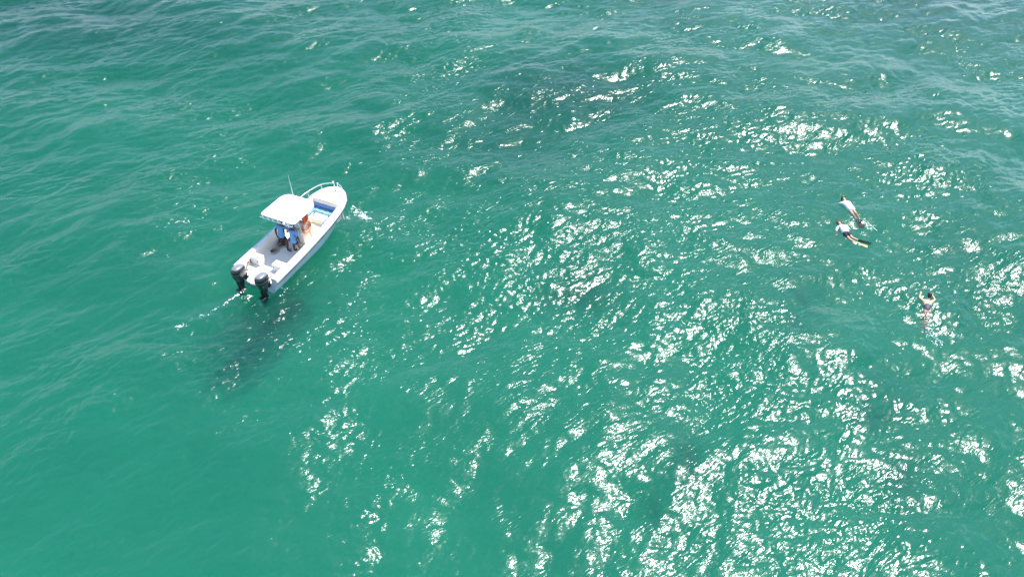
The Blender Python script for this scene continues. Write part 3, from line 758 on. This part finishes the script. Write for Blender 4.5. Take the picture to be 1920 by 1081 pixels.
# swimmers, lying at the surface
def S(x, y, z): return V((x, y, z + LIFT))
def mask_and_snorkel(root, J, m_):
    head = V(J['head']); hu = (head - V(J['neck'])).normalized(); fc = V(J['face']); fc = (fc - hu * fc.dot(hu)).normalized(); sx_ = hu.cross(fc)
    bm = bmesh.new()
    tube(bm, [head + hu * .035 + (fc * math.cos(a) * .100 + sx_ * math.sin(a) * .092) for a in np.linspace(0, 2 * math.pi, 18, endpoint=False)], .016, 6, closed=True)
    tube(bm, [head - hu * .02 + fc * .10 + sx_ * .03, head - hu * .01 + fc * .08 + sx_ * .10, head + hu * .06 - fc * .02 + sx_ * .12, head + hu * .12 - fc * .24 + sx_ * .12], .012, 6)
    for v in bm.verts: v.co -= root.location
    finish('snorkel_mask', bm, m_, root)
def flipper(root, an, to, ln, w, m_):
    an, to = V(an), V(to); d = (to - an).normalized(); sd = d.cross(V((0, 0, 1))).normalized(); n = sd.cross(d)
    secs = []
    for t_, ww, th in ((-.02, .040, .038), (.10, .055, .034), (.20, .062, .014), (.20 + ln * .5, w * .85, .010), (.20 + ln, w, .006)):
        c = an + d * t_ - n * .02 * (t_ / .5) ** 2
        secs.append([c + sd * ww + n * th, c - sd * ww + n * th, c - sd * ww - n * th, c + sd * ww - n * th])
    bm = bmesh.new(); loft(bm, secs, close=True, cap0=True, cap1=True)
    for v in bm.verts: v.co -= root.location
    finish('swim_fin', bm, m_, root)

LIFT = sea_z(16.47, 28.5) - .02
J1 = dict(hip=S(16.53, 28.20, .05), chest=S(16.45, 28.66, .08), neck=S(16.43, 28.88, .10), head=S(16.43, 29.02, .10), face=(0, .35, -1),
          hip_l=S(16.44, 28.13, .03), hip_r=S(16.62, 28.15, .03), sh_l=S(16.27, 28.74, .05), sh_r=S(16.62, 28.76, .05),
          el_l=S(16.16, 28.86, -.12), wr_l=S(16.18, 29.06, -.24), el_r=S(16.74, 28.90, -.12), wr_r=S(16.70, 29.10, -.24),
          kn_l=S(16.50, 27.76, .03), an_l=S(16.54, 27.42, .01), to_l=S(16.55, 27.28, -.02), kn_r=S(16.66, 27.80, .04), an_r=S(16.70, 27.46, .00), to_r=S(16.71, 27.33, -.04))
p1, _ = figure('person', J1, 'swimmer in white shirt with brown hair and black fins, the farther of two', M_skin_m, {'shirt': (M_rash, .95, .6), 'hair': (M_hair_b, .02)}, 'snorkellers in the water', S(16.5, 28.2, 0), 1.15)
mask_and_snorkel(p1, J1, M_fin); flipper(p1, J1['an_l'], J1['to_l'], .30, .11, M_fin); flipper(p1, J1['an_r'], J1['to_r'], .30, .11, M_fin)
LIFT = sea_z(15.65, 26.7) - .02
J2 = dict(hip=S(15.67, 26.42, .04), chest=S(15.61, 26.78, .10), neck=S(15.58, 26.95, .11), head=S(15.56, 27.08, .09), face=(0, .35, -1),
          hip_l=S(15.59, 26.34, .02), hip_r=S(15.76, 26.38, .02), sh_l=S(15.43, 26.82, .05), sh_r=S(15.78, 26.88, .06),
          el_l=S(15.30, 26.66, .00), wr_l=S(15.30, 26.48, -.08), el_r=S(15.94, 26.80, .00), wr_r=S(16.06, 26.70, -.08),
          kn_l=S(15.76, 26.02, -.05), an_l=S(15.98, 25.80, -.06), to_l=S(16.08, 25.74, -.06), kn_r=S(15.90, 26.12, -.03), an_r=S(16.12, 25.94, -.02), to_r=S(16.23, 25.88, -.01))
p2, _ = figure('person', J2, 'swimmer in white shirt and dark shorts with arms spread, nearer of two', M_skin_m, {'shirt': (M_rash, .95, .15), 'shorts': (M_short1, .55), 'hair': (M_hair_b, .02)}, 'snorkellers in the water', S(15.67, 26.4, 0), 1.12)
mask_and_snorkel(p2, J2, M_mask); flipper(p2, J2['an_l'], J2['to_l'], .30, .09, M_fin_y); flipper(p2, J2['an_r'], J2['to_r'], .34, .09, M_fin)
LIFT = sea_z(17.42, 21.6) - .02
J3 = dict(hip=S(17.28, 21.26, -.05), chest=S(17.43, 21.58, .05), neck=S(17.50, 21.76, .13), head=S(17.54, 21.86, .23), face=(.3, .9, -.2),
          hip_l=S(17.20, 21.20, -.08), hip_r=S(17.36, 21.16, -.08), sh_l=S(17.28, 21.72, .06), sh_r=S(17.64, 21.66, .06),
          el_l=S(17.20, 21.90, .06), wr_l=S(17.33, 22.12, .09), el_r=S(17.80, 21.78, .06), wr_r=S(17.78, 22.02, .09),
          kn_l=S(17.12, 20.96, -.42), an_l=S(17.10, 20.64, -.68), to_l=S(17.09, 20.52, -.74), kn_r=S(17.28, 20.93, -.46), an_r=S(17.20, 20.60, -.74), to_r=S(17.19, 20.48, -.80))
figure('person', J3, 'swimmer with black hair in dark patterned swimsuit, arms bent up beside the head', M_skin_l, {'suit': M_suit, 'hair': (M_hair_k, .13)}, 'snorkellers in the water', S(17.3, 21.3, -.1), 1.15)

# ------------------------------------------------------------------ foam: lacy patches riding on the surface
M_foam = bpy.data.materials.new('sea_foam'); M_foam.use_nodes = True
_b = M_foam.node_tree.nodes['Principled BSDF']; _b.inputs['Base Color'].default_value = (.74, .78, .77, 1); _b.inputs['Roughness'].default_value = .8; _b.inputs['Subsurface Weight'].default_value = 0.0
LF = 6.1
ff1 = spectral_field(LF, 768, 0.035, 0.28, R(60), 1.0, 0.6, 1.0, 31, kpow=-3.2); ff1 = ff1[0] / ff1[0].std()
ff2 = spectral_field(LF, 768, 0.02, 0.5, R(0), 1.0, 1.0, 1.0, 37, kpow=-3.0); ff2 = ff2[0] / ff2[0].std()
def foam(name, label, segs, cell=0.014, thr=0.30, seed=0):
    """segs: list of (x0, y0, x1, y1, half width, strength)"""
    segs = np.array(segs, float)
    x0 = min(segs[:, 0].min(), segs[:, 2].min()) - segs[:, 4].max() * 2.2; x1 = max(segs[:, 0].max(), segs[:, 2].max()) + segs[:, 4].max() * 2.2
    y0 = min(segs[:, 1].min(), segs[:, 3].min()) - segs[:, 4].max() * 2.2; y1 = max(segs[:, 1].max(), segs[:, 3].max()) + segs[:, 4].max() * 2.2
    gx_ = np.arange(x0, x1, cell); gy_ = np.arange(y0, y1, cell)
    X_, Y_ = np.meshgrid(gx_, gy_)
    env = np.zeros_like(X_)
    for a, b, c, d, w, s_ in segs:
        L2 = (c - a) ** 2 + (d - b) ** 2 + 1e-9
        t_ = np.clip(((X_ - a) * (c - a) + (Y_ - b) * (d - b)) / L2, 0, 1)
        q = np.hypot(X_ - a - t_ * (c - a), Y_ - b - t_ * (d - b)) / w
        env = np.maximum(env, s_ * np.exp(-q ** 2))
    n1 = sample([ff1], LF, X_ + seed * 1.7, Y_ + seed)[0]; n2 = sample([ff2], LF, X_ + seed, Y_ - seed)[0]
    lace = 1.0 - np.abs(n1) * 1.25 + 0.32 * n2          # ridges of the noise give threads
    f = env * (lace + 0.35 * env) - thr
    keep = f > 0
    z = sea_zs(X_, Y_) + 0.012 + 0.05 * np.clip(f, 0, .5)
    fm = keep[:-1, :-1] & keep[1:, :-1] & keep[:-1, 1:] & keep[1:, 1:]
    if not fm.any(): return None
    id_ = np.arange(X_.size).reshape(X_.shape)
    q = np.stack([id_[:-1, :-1][fm], id_[:-1, 1:][fm], id_[1:, 1:][fm], id_[1:, :-1][fm]], -1)
    used, inv = np.unique(q, return_inverse=True)
    co_ = np.stack([X_.ravel()[used], Y_.ravel()[used], z.ravel()[used]], -1)
    o = link(name, mesh_from_arrays(name, co_, inv.reshape(-1, 4)), M_foam)
    return setp(o, label, 'foam', None, 'stuff')
def sea_zs(X_, Y_):
    qx, qy = X_.copy(), Y_.copy()
    for _ in range(4):
        z, ax, ay = sea_fields(qx, qy); qx = X_ - ax; qy = Y_ - ay
    return sea_fields(qx, qy)[0]
foam('wake_foam', 'white wake foam trailing from the left outboard motor', [(-11.45, 22.50, -11.75, 22.05, .13, .85), (-11.75, 22.05, -12.05, 21.45, .10, .75), (-12.05, 21.45, -12.5, 20.95, .06, .7), (-12.6, 20.8, -13.4, 20.0, .30, .42), (-11.3, 22.1, -10.9, 21.7, .5, .44), (-10.2, 22.2, -9.6, 22.6, .4, .42), (-11.9, 22.9, -12.1, 23.6, .25, .42)], seed=1)
foam('bow_foam', 'white splash foam beside the boat bow', [(-7.75, 28.4, -7.3, 28.0, .30, .95), (-7.3, 28.0, -7.0, 27.5, .28, .95), (-7.9, 27.9, -7.85, 27.4, .12, .8)], seed=2)
foam('kick_foam', 'white splash kicked up behind the farther swimmer', [(16.95, 27.05, 17.2, 26.9, .16, .85), (16.95, 26.75, 17.2, 26.75, .12, .8)], seed=3)
foam('kick_foam', 'white splash around the legs of the nearer swimmer', [(15.5, 26.2, 15.52, 25.95, .07, .8), (15.85, 25.75, 16.1, 25.6, .10, .8)], seed=4)
foam('kick_foam', 'white splash behind the black haired swimmer', [(17.12, 20.45, 17.0, 20.1, .20, .8), (16.95, 20.2, 17.0, 19.6, .32, .75)], seed=5)
foam('whitecap', 'small white breaking crest on the far water', [(5.70, 48.9, 5.86, 49.15, .16, 1.25)], seed=6, cell=.03)
